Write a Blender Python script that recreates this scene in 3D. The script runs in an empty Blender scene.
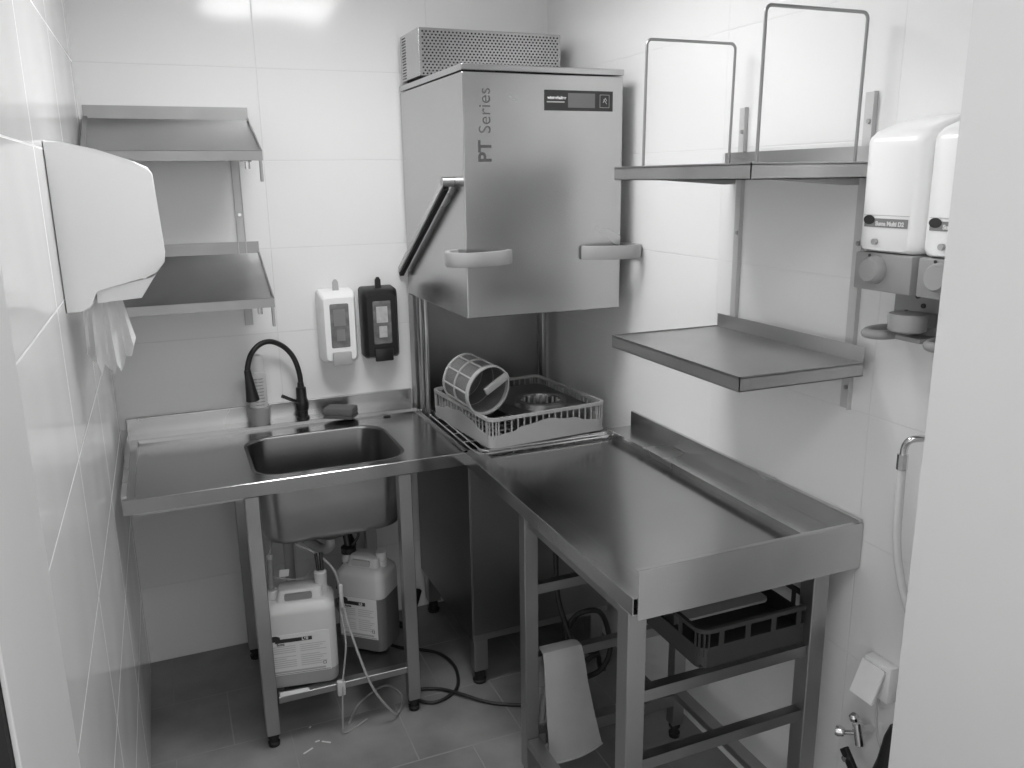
import bpy, bmesh, math, random
from mathutils import Vector, Matrix
random.seed(7)
PI = math.pi
S = bpy.context.scene
COL = S.collection

# ---------------------------------------------------------------- camera, world, light, exposure
cam = bpy.data.cameras.new('camera'); camo = bpy.data.objects.new('camera', cam); COL.objects.link(camo)
cam.sensor_width = 36.0; cam.lens = 29.308; cam.clip_start = 0.02
cr = Vector((0.92234425, -0.38614331, -0.01320727)); cu = Vector((0.10473129, 0.21696624, 0.9705447)); cb = Vector((-0.37190381, -0.89655953, 0.24055885))
cm = Matrix((cr, cu, cb)).transposed().to_4x4(); cm.translation = (0.1936, -3.0687, 1.7326)
camo.matrix_world = cm
S.camera = camo

LAMP_POWER = 16.5        # ceiling panel emission
CORRIDOR = 0.90          # dim corridor behind the camera
w = bpy.data.worlds.new('world'); S.world = w; w.use_nodes = True
w.node_tree.nodes['Background'].inputs['Color'].default_value = (1, 1, 1, 1)
w.node_tree.nodes['Background'].inputs['Strength'].default_value = CORRIDOR
S.view_settings.view_transform = 'Standard'; S.view_settings.look = 'None'
S.view_settings.gamma = 1; S.view_settings.use_curve_mapping = False
S.view_settings.exposure = 0.12
cl = bpy.data.lights.new('corridor_lamp', 'AREA'); cl.shape = 'RECTANGLE'; cl.size = 0.5; cl.size_y = 0.3; cl.energy = 6
clo = bpy.data.objects.new('corridor_lamp', cl); COL.objects.link(clo); clo.location = (0.55, -2.75, 2.55)

W = 1.632      # room width
H = 2.5        # ceiling height
YF = -2.17     # corridor side of the doorway

# ---------------------------------------------------------------- materials
def newmat(name):
    m = bpy.data.materials.new(name); m.use_nodes = True
    return m, m.node_tree, m.node_tree.nodes['Principled BSDF']

def mat(name, v, rough=0.5, metal=0.0, alpha=1.0, trans=0.0, emit=None, noise=0.0, nscale=20.0, bump=0.0, coat=0.0):
    m, nt, b = newmat(name)
    b.inputs['Base Color'].default_value = (v, v, v, 1)
    b.inputs['Roughness'].default_value = rough
    b.inputs['Metallic'].default_value = metal
    b.inputs['Alpha'].default_value = alpha
    b.inputs['Transmission Weight'].default_value = trans
    b.inputs['Coat Weight'].default_value = coat
    if emit:
        b.inputs['Emission Color'].default_value = (1, 1, 1, 1); b.inputs['Emission Strength'].default_value = emit
    if noise or bump:
        tc = nt.nodes.new('ShaderNodeTexCoord'); n = nt.nodes.new('ShaderNodeTexNoise')
        n.inputs['Scale'].default_value = nscale; n.inputs['Detail'].default_value = 4
        nt.links.new(tc.outputs['Object'], n.inputs['Vector'])
        if noise:
            r = nt.nodes.new('ShaderNodeMapRange')
            r.inputs['From Min'].default_value = 0.3; r.inputs['From Max'].default_value = 0.7
            r.inputs['To Min'].default_value = v * (1 - noise); r.inputs['To Max'].default_value = v * (1 + noise)
            nt.links.new(n.outputs['Fac'], r.inputs['Value']); nt.links.new(r.outputs['Result'], b.inputs['Base Color'])
        if bump:
            bp = nt.nodes.new('ShaderNodeBump'); bp.inputs['Strength'].default_value = bump; bp.inputs['Distance'].default_value = 0.004
            nt.links.new(n.outputs['Fac'], bp.inputs['Height']); nt.links.new(bp.outputs['Normal'], b.inputs['Normal'])
    return m

def steel(name, v=0.5, rough=0.34, stretch=(1, 1, 60), smudge=0.12, bump=0.05, var=0.12):
    """brushed stainless steel: fine grain stretched along one direction plus soft smudges"""
    m, nt, b = newmat(name)
    N, L = nt.nodes, nt.links
    tc = N.new('ShaderNodeTexCoord')
    mp = N.new('ShaderNodeMapping'); mp.inputs['Scale'].default_value = stretch
    g = N.new('ShaderNodeTexNoise'); g.inputs['Scale'].default_value = 9; g.inputs['Detail'].default_value = 3
    L.new(tc.outputs['Object'], mp.inputs['Vector']); L.new(mp.outputs['Vector'], g.inputs['Vector'])
    s = N.new('ShaderNodeTexNoise'); s.inputs['Scale'].default_value = 3.5; s.inputs['Detail'].default_value = 2.5; s.inputs['Distortion'].default_value = 0.5
    L.new(tc.outputs['Object'], s.inputs['Vector'])
    r = N.new('ShaderNodeMapRange'); r.inputs['From Min'].default_value = 0.2; r.inputs['From Max'].default_value = 0.8
    r.inputs['To Min'].default_value = rough - smudge; r.inputs['To Max'].default_value = rough + smudge
    L.new(s.outputs['Fac'], r.inputs['Value']); L.new(r.outputs['Result'], b.inputs['Roughness'])
    c = N.new('ShaderNodeMapRange'); c.inputs['From Min'].default_value = 0.3; c.inputs['From Max'].default_value = 0.7
    c.inputs['To Min'].default_value = v * (1 - var); c.inputs['To Max'].default_value = v * (1 + var)
    L.new(s.outputs['Fac'], c.inputs['Value']); L.new(c.outputs['Result'], b.inputs['Base Color'])
    b.inputs['Metallic'].default_value = 1.0
    bp = N.new('ShaderNodeBump'); bp.inputs['Strength'].default_value = bump; bp.inputs['Distance'].default_value = 0.002
    L.new(g.outputs['Fac'], bp.inputs['Height']); L.new(bp.outputs['Normal'], b.inputs['Normal'])
    return m

def tiles(name, base, joint, axis, off, pitch, zp=0.3, jw=0.003, rough=0.12, brick=False, noise=0.0, zoff=0.0, wav=0.004):
    """wall/floor tile grid from object coordinates. axis: index of the horizontal coordinate, second coordinate is z (walls) or y (floor)"""
    m, nt, b = newmat(name); N, L = nt.nodes, nt.links
    def math_(op, a, c=None):
        n = N.new('ShaderNodeMath'); n.operation = op
        for i, q in enumerate((a, c)):
            if q is None: continue
            if isinstance(q, (int, float)): n.inputs[i].default_value = q
            else: L.new(q, n.inputs[i])
        return n.outputs[0]
    tc = N.new('ShaderNodeTexCoord'); sp = N.new('ShaderNodeSeparateXYZ'); L.new(tc.outputs['Object'], sp.inputs[0])
    second = 1 if brick else 2
    v = math_('DIVIDE', math_('SUBTRACT', sp.outputs[second], zoff), zp)
    u = math_('DIVIDE', math_('SUBTRACT', sp.outputs[axis], off), pitch)
    if brick:
        row = math_('FLOOR', v); u = math_('ADD', u, math_('MULTIPLY', math_('MODULO', math_('ABSOLUTE', row), 2.0), 0.5))
    def line(c, p):
        d = math_('MULTIPLY', math_('ABSOLUTE', math_('SUBTRACT', math_('FRACT', math_('ADD', c, 0.5)), 0.5)), p)
        r = N.new('ShaderNodeMapRange'); r.inputs['From Min'].default_value = jw * 0.35; r.inputs['From Max'].default_value = jw * 0.75
        r.inputs['To Min'].default_value = 1; r.inputs['To Max'].default_value = 0
        L.new(d, r.inputs['Value']); return r.outputs['Result']
    b.inputs['Specular IOR Level'].default_value = 0.36
    mask = math_('MAXIMUM', line(u, pitch), line(v, zp))
    nz = N.new('ShaderNodeTexNoise'); nz.inputs['Scale'].default_value = 3.5; nz.inputs['Detail'].default_value = 6 if noise else 1
    L.new(tc.outputs['Object'], nz.inputs['Vector'])
    mr = N.new('ShaderNodeMapRange'); mr.inputs['From Min'].default_value = 0.3; mr.inputs['From Max'].default_value = 0.7
    mr.inputs['To Min'].default_value = base * (1 - noise); mr.inputs['To Max'].default_value = base * (1 + noise)
    L.new(nz.outputs['Fac'], mr.inputs['Value'])
    mx = N.new('ShaderNodeMix'); mx.data_type = 'FLOAT'
    L.new(mask, mx.inputs[0]); L.new(mr.outputs['Result'], mx.inputs[2]); mx.inputs[3].default_value = joint
    L.new(mx.outputs[0], b.inputs['Base Color'])
    rr = N.new('ShaderNodeMapRange'); rr.inputs['To Min'].default_value = rough; rr.inputs['To Max'].default_value = 0.8
    L.new(mask, rr.inputs['Value']); L.new(rr.outputs['Result'], b.inputs['Roughness'])
    nw = N.new('ShaderNodeTexNoise'); nw.inputs['Scale'].default_value = 5; nw.inputs['Detail'].default_value = 0
    L.new(tc.outputs['Object'], nw.inputs['Vector'])
    hh = math_('SUBTRACT', math_('MULTIPLY', nw.outputs['Fac'], wav), math_('MULTIPLY', mask, 0.001))
    bp = N.new('ShaderNodeBump'); bp.inputs['Strength'].default_value = 0.5; bp.inputs['Distance'].default_value = 1.0
    L.new(hh, bp.inputs['Height']); L.new(bp.outputs['Normal'], b.inputs['Normal'])
    return m

M = {}
M['tile_back'] = tiles('glazed_tile_back', 0.80, 0.71, 0, 0.552, 0.6)
M['tile_left'] = tiles('glazed_tile_left', 0.82, 0.92, 1, -1.28, 0.6, rough=0.09, jw=0.0032)
M['tile_right'] = tiles('glazed_tile_right', 0.80, 0.735, 1, -1.706, 0.583)
M['floor'] = tiles('floor_tile', 0.20, 0.27, 0, 0.245, 0.345, zp=0.305, rough=0.32, brick=True, noise=0.35, jw=0.004, wav=0.004)
M['paint'] = mat('painted_reveal', 0.62, 0.45, noise=0.02, nscale=3)
M['ceiling'] = mat('ceiling_paint', 0.8, 0.9)
M['dark_face'] = mat('dark_corridor_face', 0.008, 0.7)
M['trim'] = mat('white_corner_trim', 0.75, 0.4)
M['steel'] = steel('brushed_steel', 0.37, 0.36, (1, 1, 40), smudge=0.05)
M['steel_h'] = steel('brushed_steel_sideways', 0.62, 0.26, (40, 1, 1), smudge=0.04, var=0.06, bump=0.0)
M['steel_top'] = steel('worktop_steel', 0.43, 0.19, (1, 30, 1), smudge=0.04, var=0.04, bump=0.0)
M['steel_hood'] = steel('hood_steel', 0.50, 0.25, (60, 60, 1), smudge=0.04, var=0.03, bump=0.0)
M['steel_dark'] = steel('dark_steel', 0.24, 0.34, (30, 1, 1), smudge=0.06)  # darker steel tone for wash column, base, strainer and shelf bars
M['steel_shelf'] = steel('shelf_steel', 0.47, 0.36, (1, 1, 40), smudge=0.05)
M['upright'] = mat('satin_upright', 0.55, 0.5, 0.1)
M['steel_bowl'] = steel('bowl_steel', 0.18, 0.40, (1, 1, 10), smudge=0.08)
M['steel_leg'] = steel('leg_steel', 0.42, 0.36, (1, 1, 30), smudge=0.06)
M['wire'] = mat('bright_wire', 0.75, 0.22, 1.0)
M['hoop'] = mat('grey_wire', 0.33, 0.35, 0.8)
M['chrome'] = mat('chrome', 0.75, 0.1, 1.0)
M['black'] = mat('black_plastic', 0.012, 0.35)
M['blackm'] = mat('matt_black', 0.010, 0.6)
M['rubber'] = mat('black_rubber', 0.012, 0.5)
M['white'] = mat('white_plastic', 0.86, 0.28)
M['grey'] = mat('grey_plastic', 0.30, 0.4)
M['midgrey'] = mat('mid_grey_plastic', 0.22, 0.45)
M['lightgrey'] = mat('light_grey_plastic', 0.42, 0.4)
M['handle'] = mat('handle_plastic', 0.33, 0.4)
M['basket'] = mat('basket_plastic', 0.37, 0.42)
M['darkbasket'] = mat('dark_basket_plastic', 0.035, 0.45)
M['meshfilter'] = mat('filter_mesh', 0.16, 0.5, noise=0.3, nscale=400)
M['filterframe'] = mat('filter_frame', 0.45, 0.4)
M['can'] = mat('canister_plastic', 0.50, 0.4, noise=0.03, nscale=8)
M['can_low'] = mat('canister_filled', 0.30, 0.4)
M['can_dark'] = mat('canister_dark_liquid', 0.13, 0.35)
M['can_b'] = mat('canister_translucent_top', 0.50, 0.4)
M['label'] = mat('paper_label', 0.62, 0.5)
M['ink'] = mat('black_ink', 0.02, 0.5)
M['inkgrey'] = mat('grey_ink', 0.36, 0.6)
M['textgrey'] = mat('grey_lettering', 0.055, 0.7)
M['screen'] = mat('display_screen', 0.13, 0.2)
M['panelblack'] = mat('panel_black', 0.02, 0.2)
M['printwhite'] = mat('white_print', 0.7, 0.5)
M['window'] = mat('dark_sight_window', 0.16, 0.15, noise=0.35, nscale=30)
M['windowlight'] = mat('pouch', 0.45, 0.35, noise=0.2, nscale=35)
M['paper'] = mat('paper_towel', 0.74, 0.9, bump=0.4, nscale=60)
M['rubberglove'] = mat('glove_rubber', 0.40, 0.5, noise=0.05, nscale=12, bump=0.15)
M['gloveback'] = mat('glove_fingers', 0.20, 0.5)
M['sponge'] = mat('sponge_foam', 0.13, 0.9, bump=0.7, nscale=180)
M['pad'] = mat('scouring_pad', 0.09, 0.95, bump=0.8, nscale=240)
M['bottle'] = mat('bottle_plastic', 0.62, 0.35)
M['hoseclear'] = mat('clear_hose', 0.40, 0.3, alpha=0.7)
M['waterhose'] = mat('pale_hose', 0.62, 0.4)
M['pipe'] = mat('grey_pipe', 0.36, 0.45)
M['lamp'] = mat('lamp_diffuser', 0.9, 0.5, emit=LAMP_POWER)
M['void'] = mat('dark_interior', 0.01, 0.7)

# ---------------------------------------------------------------- mesh helpers
class B:
    def __init__(s): s.bm = bmesh.new()
    def _hull(s, vs, faces, bev=0.0, seg=2):
        n = [s.bm.verts.new(v) for v in vs]
        fs = [s.bm.faces.new([n[i] for i in f]) for f in faces]
        if bev:
            es = list({e for f in fs for e in f.edges})
            bmesh.ops.bevel(s.bm, geom=es, offset=bev, segments=seg, affect='EDGES', profile=0.5)
        return s
    def box(s, x0, x1, y0, y1, z0, z1, bev=0.0, seg=2):
        v = [(x, y, z) for x in (x0, x1) for y in (y0, y1) for z in (z0, z1)]
        return s._hull(v, [(0,1,3,2),(4,6,7,5),(0,4,5,1),(2,3,7,6),(0,2,6,4),(1,5,7,3)], bev, seg)
    def hexa(s, v, bev=0.0):
        """8 corners in the order of box()"""
        return s._hull(v, [(0,1,3,2),(4,6,7,5),(0,4,5,1),(2,3,7,6),(0,2,6,4),(1,5,7,3)], bev)
    def bar(s, a, b, wdt, hgt, up=(0,0,1), bev=0.0):
        a, b = Vector(a), Vector(b); d = (b - a).normalized(); up = Vector(up)
        r = d.cross(up).normalized(); u = r.cross(d)
        v = []
        for sx in (-1, 1):
            for p in (a, b):
                for sz in (-1, 1): v.append(p + r * sx * wdt / 2 + u * sz * hgt / 2)
        return s.hexa(v, bev)
    def ring(s, pts): return [s.bm.verts.new(p) for p in pts]
    def loft(s, loops, cap0=False, cap1=False, closed=True):
        rs = [s.ring(l) for l in loops]
        n = len(rs[0])
        for a, b in zip(rs, rs[1:]):
            for i in range(n if closed else n - 1):
                j = (i + 1) % n
                s.bm.faces.new((a[i], a[j], b[j], b[i]))
        if cap0: s.bm.faces.new(rs[0][::-1])
        if cap1: s.bm.faces.new(rs[-1])
        return s
    def cyl(s, a, b, r0, r1=None, n=20, cap=True):
        if r1 is None: r1 = r0
        a, b = Vector(a), Vector(b); d = (b - a).normalized()
        t = Vector((0,0,1)) if abs(d.z) < 0.9 else Vector((1,0,0))
        u = d.cross(t).normalized(); v = d.cross(u)
        L = [[p + (u * math.cos(k*2*PI/n) + v * math.sin(k*2*PI/n)) * r for k in range(n)] for p, r in ((a, r0), (b, r1))]
        return s.loft(L, cap, cap)
    def lathe(s, base, axis, prof, n=28):
        """prof: list of (dist along axis, radius)"""
        a = Vector(base); d = Vector(axis).normalized()
        t = Vector((0,0,1)) if abs(d.z) < 0.9 else Vector((1,0,0))
        u = d.cross(t).normalized(); v = d.cross(u)
        L = [[a + d*h + (u*math.cos(k*2*PI/n) + v*math.sin(k*2*PI/n))*r for k in range(n)] for h, r in prof]
        return s.loft(L, True, True)
    def tube(s, pts, r, n=10, smooth=0, rs=None, flat=None):
        """round tube through pts, optional Catmull smoothing; flat=(w,h) gives an oblong section"""
        P = [Vector(p) for p in pts]
        R = list(rs) if rs else [r]*len(P)
        if smooth:
            Q = []; RR = []
            for i in range(len(P)-1):
                p0 = P[max(i-1,0)]; p1 = P[i]; p2 = P[i+1]; p3 = P[min(i+2,len(P)-1)]
                for k in range(smooth):
                    t = k/smooth
                    Q.append(0.5*((2*p1)+(p2-p0)*t+(2*p0-5*p1+4*p2-p3)*t*t+(3*p1-p0-3*p2+p3)*t**3)); RR.append(R[i]*(1-t)+R[i+1]*t)
            Q.append(P[-1]); RR.append(R[-1]); P, R = Q, RR
        loops = []; prev = None
        for i, p in enumerate(P):
            d = (P[min(i+1,len(P)-1)] - P[max(i-1,0)]).normalized()
            if prev is None:
                t = Vector((0,0,1)) if abs(d.z) < 0.9 else Vector((1,0,0))
                u = d.cross(t).normalized()
            else:
                u = (prev - d*prev.dot(d)).normalized()
            prev = u; v = d.cross(u)
            loops.append([p + (u*math.cos(k*2*PI/n) + v*math.sin(k*2*PI/n))*R[i] for k in range(n)])
        return s.loft(loops, True, True)
    def prism(s, poly, plane, a, b, bev=0.0, seg=2):
        """poly in 2D; plane 'xz' extrudes along y, 'yz' along x, 'xy' along z"""
        f = {'xz': lambda p, t: (p[0], t, p[1]), 'yz': lambda p, t: (t, p[0], p[1]), 'xy': lambda p, t: (p[0], p[1], t)}[plane]
        A = [s.bm.verts.new(f(p, a)) for p in poly]; Bv = [s.bm.verts.new(f(p, b)) for p in poly]; n = len(poly)
        fs = [s.bm.faces.new(A[::-1]), s.bm.faces.new(Bv)]
        for i in range(n): fs.append(s.bm.faces.new((A[i], A[(i+1)%n], Bv[(i+1)%n], Bv[i])))
        if bev:
            es = list(set(fs[0].edges) | set(fs[1].edges))
            bmesh.ops.bevel(s.bm, geom=es, offset=bev, segments=seg, affect='EDGES', profile=0.5)
        return s
    def xf(s, mtx): bmesh.ops.transform(s.bm, matrix=mtx, verts=s.bm.verts[:]); return s

def rrect(x0, x1, y0, y1, r, z, n=6):
    """rounded rectangle loop with 4*(n+1) points"""
    out = []
    for cx, cy, a0 in ((x1-r, y1-r, 0), (x0+r, y1-r, PI/2), (x0+r, y0+r, PI), (x1-r, y0+r, 1.5*PI)):
        for k in range(n+1):
            a = a0 + k*PI/2/n; out.append((cx + r*math.cos(a), cy + r*math.sin(a), z))
    return out

OFF = {}
def finish(name, b, m, smooth=False):
    bm = b.bm
    bmesh.ops.recalc_face_normals(bm, faces=bm.faces[:])
    me = bpy.data.meshes.new(name)
    bm.to_mesh(me); bm.free()
    if m is not None:
        me.materials.append(M[m] if isinstance(m, str) else m)
    if smooth:
        for p in me.polygons: p.use_smooth = True
        me.set_sharp_from_angle(angle=math.radians(38))
    return me

def part(name, b, m, parent, smooth=False, label=None):
    """a child mesh; geometry is given in world coordinates unless the root was made with local=True"""
    off = OFF[parent.name]
    b.xf(Matrix.Translation(-off))
    o = bpy.data.objects.new(name, finish(name, b, m, smooth)); COL.objects.link(o)
    o.parent = parent; OFF[o.name] = off
    if label: o['label'] = label
    return o

def thing(name, label, cat, loc, rz=0.0, group=None, local=False):
    o = bpy.data.objects.new(name, None); COL.objects.link(o); o.empty_display_size = 0.05
    o.location = loc; o.rotation_euler = (0, 0, rz)
    o['label'] = label; o['category'] = cat
    if group: o['group'] = group
    OFF[o.name] = Vector((0,0,0)) if local else Vector(loc)
    return o

def single(name, b, m, label, cat, group=None, smooth=False):
    """a thing that is one mesh, its origin at the middle of its underside"""
    vs = [v.co for v in b.bm.verts]
    c = Vector(((min(v.x for v in vs)+max(v.x for v in vs))/2, (min(v.y for v in vs)+max(v.y for v in vs))/2, min(v.z for v in vs)))
    b.xf(Matrix.Translation(-c))
    o = bpy.data.objects.new(name, finish(name, b, m, smooth)); COL.objects.link(o); o.location = c
    o['label'] = label; o['category'] = cat
    if group: o['group'] = group
    OFF[o.name] = c
    return o

def struct(name, b, m):
    o = bpy.data.objects.new(name, finish(name, b, m)); COL.objects.link(o); o['kind'] = 'structure'
    OFF[o.name] = Vector((0,0,0)); return o

def text_mesh(s, size, bold=0.0, depth=0.0004, align='LEFT'):
    c = bpy.data.curves.new('lettering', 'FONT'); c.body = s; c.size = size; c.offset = bold; c.extrude = depth; c.align_x = align
    o = bpy.data.objects.new('lettering', c); COL.objects.link(o)
    dg = bpy.context.evaluated_depsgraph_get(); me = bpy.data.meshes.new_from_object(o.evaluated_get(dg))
    bpy.data.objects.remove(o); bpy.data.curves.remove(c)
    b = B(); b.bm.from_mesh(me); bpy.data.meshes.remove(me)
    return b
# writing frames: on a face looking towards -y (x to the right) and on one looking towards -x
def face_y(b, x, y, z, rot=0): return b.xf(Matrix.Translation((x, y, z)) @ Matrix.Rotation(PI/2, 4, 'X') @ Matrix.Rotation(rot, 4, 'Z'))
def face_x(b, x, y, z): return b.xf(Matrix.Translation((x, y, z)) @ Matrix.Rotation(-PI/2, 4, 'Z') @ Matrix.Rotation(PI/2, 4, 'X'))

# ---------------------------------------------------------------- room shell
struct('floor', B().box(-0.9, 2.4, -4.4, 0.1, -0.1, 0), 'floor')
struct('ceiling', B().box(-0.15, W+0.15, YF, 0.1, H, H+0.1), 'ceiling')
struct('wall_back', B().box(-0.12, W+0.12, 0, 0.1, 0, H), 'tile_back')
struct('wall_left', B().box(-0.12, 0, -1.812, 0, 0, H), 'tile_left')
struct('wall_right', B().box(W, W+0.12, -2.06, 0, 0, H), 'tile_right')
XJ = 1.392     # right edge of the doorway
struct('wall_front', B().box(-0.9, 0.0, -2.165, -1.8121, 0, H).box(XJ, 2.4, YF-0.45, -2.0605, 0, H).box(0.0, XJ, YF, -2.0, 2.16, H), 'paint')
struct('trim_1', B().box(-0.0035, 0.0015, -2.171, -2.1655, 0, 2.16, 0.001), 'trim')
struct('corridor_face', B().box(-0.9, -0.004, -2.185, -2.1655, 0, H), 'dark_face')  # near-black panel over the corridor side of the left wall

# ceiling lamp
t = thing('ceiling_light', 'square recessed ceiling panel light glowing above the middle of the room', 'light', (0.75, -1.07, H))
part('light_frame', B().loft([rrect(0.44, 1.06, -1.38, -0.76, 0.003, H-0.0005), rrect(0.44, 1.06, -1.38, -0.76, 0.003, H-0.018), rrect(0.47, 1.03, -1.35, -0.79, 0.003, H-0.018), rrect(0.47, 1.03, -1.35, -0.79, 0.003, H-0.001)]), 'white', t)
part('light_diffuser', B().box(0.4705, 1.0295, -1.3495, -0.7905, H-0.014, H-0.010), 'lamp', t)

# ---------------------------------------------------------------- tilted draining shelves on the back wall
def rot_tray(zb, zf, yf, x0, x1, up=0.04, lip=0.022):
    """tray tilted towards the room: back edge at y=-0.006,z=zb; front top at yf,zf"""
    d = Vector((0, yf+0.006, zf-zb)); L = d.length; d.normalize(); n = Vector((0, -d.z, d.y)) * (1 if d.y > 0 else -1)
    O = Vector((0, -0.006, zb)); t = 0.002
    P = lambda x, s_, h: Vector((x, 0, 0)) + O + d*s_ + n*h
    b = B()
    def slab(xa, xb, sa, sb, ha, hb): b.hexa([P(x, s_, h) for x in (xa, xb) for s_ in (sb, sa) for h in (ha, hb)])
    slab(x0, x1, 0, L, -t, 0)
    slab(x0, x0+0.012, 0.001, L, 0, 0.008); slab(x1-0.004, x1, 0.001, L, 0, 0.008)
    slab(x0, x1, L-0.012, L, 0, 0.008)
    b.box(x0, x1, -0.006, -0.003, zb-0.01, zb+up)                                   # upstand on the wall
    b.box(x0, x1, yf-0.0025, yf, zf-lip, zf+0.006)                                   # front lip turned down
    b.hexa([P(x, s_, h) for x in (x1-0.002, x1) for s_ in (L, 0.01) for h in (-0.022, 0.004)])
    b.hexa([P(x, s_, h) for x in (x0, x0+0.002) for s_ in (L, 0.01) for h in (-0.022, 0.004)])
    return b, P, L
for nm, zb, zf, lab in (('up', 1.932, 1.815, 'empty tilted steel shelf high on the back wall, upper of the left pair'),
                        ('low', 1.488, 1.362, 'empty tilted steel shelf above the sink, lower of the left pair')):
    t = thing('wall_shelf', lab, 'shelf', (0.262, -0.01, zb), group='tilted steel shelves on the back wall')
    b, P, L = rot_tray(zb, zf, -0.33, 0.012, 0.512)
    part('shelf_tray', b, 'steel', t)
    for x in (0.10, 0.457):
        b = B(); b.prism([(-0.0235, zb-0.014), (-0.0235, zb-0.055), (-0.04, zb-0.055), (-0.30, zf-0.024), (-0.30, zf+0.004)], 'yz', x-0.010, x+0.010)
        part('bracket', b, 'steel', t)
    part('corner_tab', B().box(0.502, 0.510, -0.329, -0.310, zf-0.085, zf-0.01, 0.001), 'steel_leg', t)
    part('bolt', B().cyl((0.468, -0.30, zf-0.02), (0.468, -0.30, zf-0.046), 0.008, n=10).cyl((0.468, -0.30, zf-0.018), (0.468, -0.30, zf-0.025), 0.014, n=6), 'chrome', t)
for x, vis in ((0.457, 1),):
    t = thing('shelf_upright', 'slim steel wall upright behind the right end of the two tilted shelves', 'shelf upright', (x, -0.006, 1.235))
    part('upright_channel', B().box(x-0.014, x+0.014, -0.0028, -0.0005, 1.235, 1.93).box(x-0.014, x-0.012, -0.008, -0.003, 1.235, 1.92).box(x+0.012, x+0.014, -0.008, -0.003, 1.235, 1.92), 'upright', t)
    for z in (1.32, 1.62, 1.88): part('screw', B().cyl((x, -0.003, z), (x, -0.007, z), 0.006, n=12), 'chrome', t)

# ---------------------------------------------------------------- level shelves on the right wall
for zt, lab, zo in ((1.322, 'bare level steel shelf on the right wall just above the long table', 0),
                    (1.752, 'level steel shelf high on the right wall with two wire hoops standing on it', 1)):
    y0, y1, x0 = -1.700, -1.165, 1.272
    t = thing('wall_shelf', lab, 'shelf', (1.45, -1.43, zt), group='level steel shelves on the right wall')
    b = B()
    b.box(x0, W-0.026, y0, y1, zt-0.002, zt)
    b.box(x0, x0+0.002, y0, y1, zt-0.03, zt+0.003).box(x0, W-0.026, y0, y0+0.002, zt-0.03, zt+0.003).box(x0, W-0.026, y1-0.002, y1, zt-0.03, zt+0.003)
    b.box(x0, x0+0.02, y0, y1, zt-0.03, zt-0.028).box(x0, W-0.026, y0, y0+0.02, zt-0.03, zt-0.028)
    part('shelf_tray', b, 'steel_shelf', t)
    part('upstand', B().box(W-0.0255, W-0.023, y0, y1, zt-0.03, zt+0.036), 'steel_shelf', t)
    for y in (-1.635, -1.206):
        part('bracket', B().prism([(W-0.0265, zt-0.004), (W-0.0265, zt-0.045), (W-0.06, zt-0.045), (x0+0.03, zt-0.026), (x0+0.03, zt-0.004)], 'xz', y-0.010, y+0.010), 'steel_leg', t)
    if zo:
        for y in (-1.215, -1.650):
            hx0, hx1, ht = 1.327, 1.586, 2.052; r = 0.014; pts = [(hx0-0.003, y, zt+0.001), (hx0, y, ht-r)]
            for k in range(1, 6): a = PI - k*PI/12; pts.append((hx0+r+r*math.cos(a), y, ht-r+r*math.sin(a)))
            for k in range(0, 7): a = PI/2 - k*PI/12; pts.append((hx1-r+r*math.cos(a), y, ht-r+r*math.sin(a)))
            pts.append((hx1-0.004, y, zt+0.001))
            h = single('plate_divider', B().tube(pts, 0.0036, 10), 'hoop', 'tall bent wire hoop on the upper right shelf, ' + ('farther one near the dishwasher' if y > -1.4 else 'nearer one by the soap pumps'), 'wire hoop', 'wire hoops on the shelf', True)
for y, q in ((-1.206, 'farther one next to the dishwasher'), (-1.635, 'nearer one beside the soap pumps')):
    t = thing('shelf_upright', 'vertical steel wall upright behind the right wall shelves, ' + q, 'shelf upright', (W-0.006, y, 1.2), group='uprights on the right wall')
    part('upright_channel', B().box(W-0.0035, W-0.0005, y-0.016, y+0.016, 1.2, 1.9).box(W-0.012, W-0.0035, y-0.016, y-0.0135, 1.2, 1.9), 'upright', t)
    for z in (1.25, 1.58, 1.84): part('screw', B().cyl((W-0.004, y, z), (W-0.0075, y, z), 0.0055, n=12), 'steel_leg', t)

# ---------------------------------------------------------------- sink unit
t = thing('sink_unit', 'stainless steel sink table with one bowl standing left of the dishwasher', 'sink', (0.53, -0.35, 0))
X0, X1, Y0, Y1 = 0.022, 1.034, -0.682, -0.004
zt, zi = 0.885, 0.874
bx = (0.392, 0.848, -0.598, -0.215)
loops = [rrect(X0, X1, Y0, -0.085, 0.002, zt-0.042, 8), rrect(X0, X1, Y0, -0.085, 0.002, zt-0.0018, 8), rrect(X0+0.0018, X1-0.0018, Y0+0.0018, -0.085, 0.002, zt, 8),
         rrect(X0+0.032, X1-0.004, Y0+0.016, -0.100, 0.003, zt, 8), rrect(X0+0.034, X1-0.0045, Y0+0.018, -0.1015, 0.004, zi, 8),
         rrect(bx[0]-0.012, bx[1]+0.012, bx[2]-0.012, bx[3]+0.012, 0.087, zi, 8)]
part('worktop', B().loft(loops), 'steel_top', t, True)
b = B().box(X0, X1, -0.085, -0.018, zt-0.002, zt).box(X0, X1, -0.018, -0.003, zt-0.04, 0.942, 0.002).box(X0, X0+0.003, -0.085, -0.018, zt-0.04, 0.90)
part('backsplash', b, 'steel_h', t)
part('side_rim', B().hexa([(X0-0.002, Y0+0.03, zt-0.03), (X0-0.002, Y0+0.03, zt+0.004), (X0-0.002, -0.086, zt-0.03), (X0-0.002, -0.086, zt+0.004), (X0+0.012, Y0+0.03, zt), (X0+0.012, Y0+0.03, zt+0.004), (X0+0.012, -0.086, zt), (X0+0.012, -0.086, zt+0.004)]), 'steel_h', t)
def bl(i, z, r): return rrect(bx[0]+i, bx[1]-i, bx[2]+i, bx[3]-i, r, z, 8)
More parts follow.
